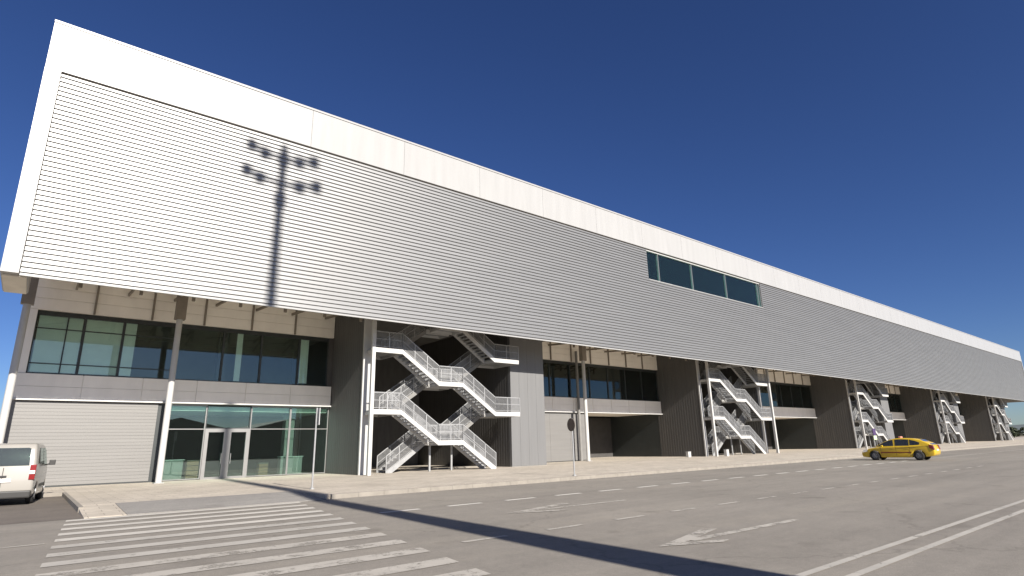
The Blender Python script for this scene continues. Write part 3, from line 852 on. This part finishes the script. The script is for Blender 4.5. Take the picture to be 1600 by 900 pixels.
wd = MB()
for i in range(46):
    px = 270 + random.random()*60; py = -10 + i*2.6 + random.random()*2
    h = 2.6 + random.random()*2.0
    wd.tube((px,py,0), (px,py,h*0.5), 0.2, 0.1, n=5)
    for j in range(150):
        a = random.random()*6.283; t = random.random(); rr = (1.0-abs(t-0.45))*2.3*math.sqrt(random.random())
        c = Vector((px+rr*math.cos(a), py+rr*math.sin(a), h*(0.22+0.78*t)))
        u = Vector((random.gauss(0,1), random.gauss(0,1), random.gauss(0,1))).normalized()*0.38
        w = u.cross(Vector((random.gauss(0,1), random.gauss(0,1), random.gauss(0,1)))).normalized()*0.38
        wd.quad(c-u, c+w, c+u, c-w)
tag(wd.build('woodland', M['leaf']), 'dark distant band of trees beyond the far end of the hall', 'woodland', kind='stuff')

oh = empty('opposite_hall', (40, -78, 0))
MB().box(-90, 170, -110, -78, 0, 6.6).build('wall', M['hall_dark'], oh)
g = MB()
for k in range(10):
    xa = -90 + 26*k
    g.prism([(xa,6.603),(xa+26,6.603),(xa+13,9.8)], -110, -78, 'y')
g.build('roof', M['hall_dark'], oh)
tag(oh, 'dark gabled hall across the road, seen only in the glass', 'building')

# -------------------------------------------------------------- light and sky
to_sun = Vector((-SLOPE*math.cos(EL)/math.sqrt(1+SLOPE**2), -math.cos(EL)/math.sqrt(1+SLOPE**2), math.sin(EL)))
sd = bpy.data.lights.new('sun', 'SUN'); sd.energy = 5.0; sd.angle = R(0.65); sd.color = (1.0, 0.94, 0.86)
so = link(bpy.data.objects.new('sun', sd)); so.rotation_euler = to_sun.to_track_quat('Z', 'Y').to_euler()
so.location = (0, -40, 60)
w = bpy.data.worlds.new('World'); SC.world = w; w.use_nodes = True
t = w.node_tree; t.nodes.clear()
wo = t.nodes.new('ShaderNodeOutputWorld'); bg = t.nodes.new('ShaderNodeBackground')
sk = t.nodes.new('ShaderNodeTexSky'); sk.sky_type = 'NISHITA'; sk.sun_disc = False
sk.sun_elevation = EL; sk.sun_rotation = math.atan2(to_sun.x, to_sun.y)
sk.altitude = 3200; sk.air_density = 1.15; sk.dust_density = 5.0; sk.ozone_density = 5.0
bg.inputs['Strength'].default_value = 0.05
hs = t.nodes.new('ShaderNodeHueSaturation'); hs.inputs['Saturation'].default_value = 1.12; hs.inputs['Hue'].default_value = 0.514
t.links.new(sk.outputs[0], hs.inputs['Color']); t.links.new(hs.outputs[0], bg.inputs['Color']); t.links.new(bg.outputs[0], wo.inputs['Surface'])

# ---------------------------------------------------------------------- camera
cd = bpy.data.cameras.new('camera'); cd.sensor_width = 36; cd.lens = 899.44/1600*36
cd.clip_start = 0.1; cd.clip_end = 20000
co = link(bpy.data.objects.new('camera', cd))
fw = Vector((0.61294542, 0.74476143, 0.2638718)); rt = Vector((0.77595809, -0.63035267, -0.02333556)); up = Vector((-0.14895286, -0.21905688, 0.96427544))
co.matrix_world = Matrix(((rt.x, up.x, -fw.x, 0), (rt.y, up.y, -fw.y, 0), (rt.z, up.z, -fw.z, 1.65), (0,0,0,1)))
SC.camera = co
vs_ = SC.view_settings
vs_.view_transform = 'Standard'; vs_.look = 'None'; vs_.gamma = 1; vs_.use_curve_mapping = False
vs_.exposure = 0.88
SC.cycles.max_bounces = 8; SC.cycles.transparent_max_bounces = 12
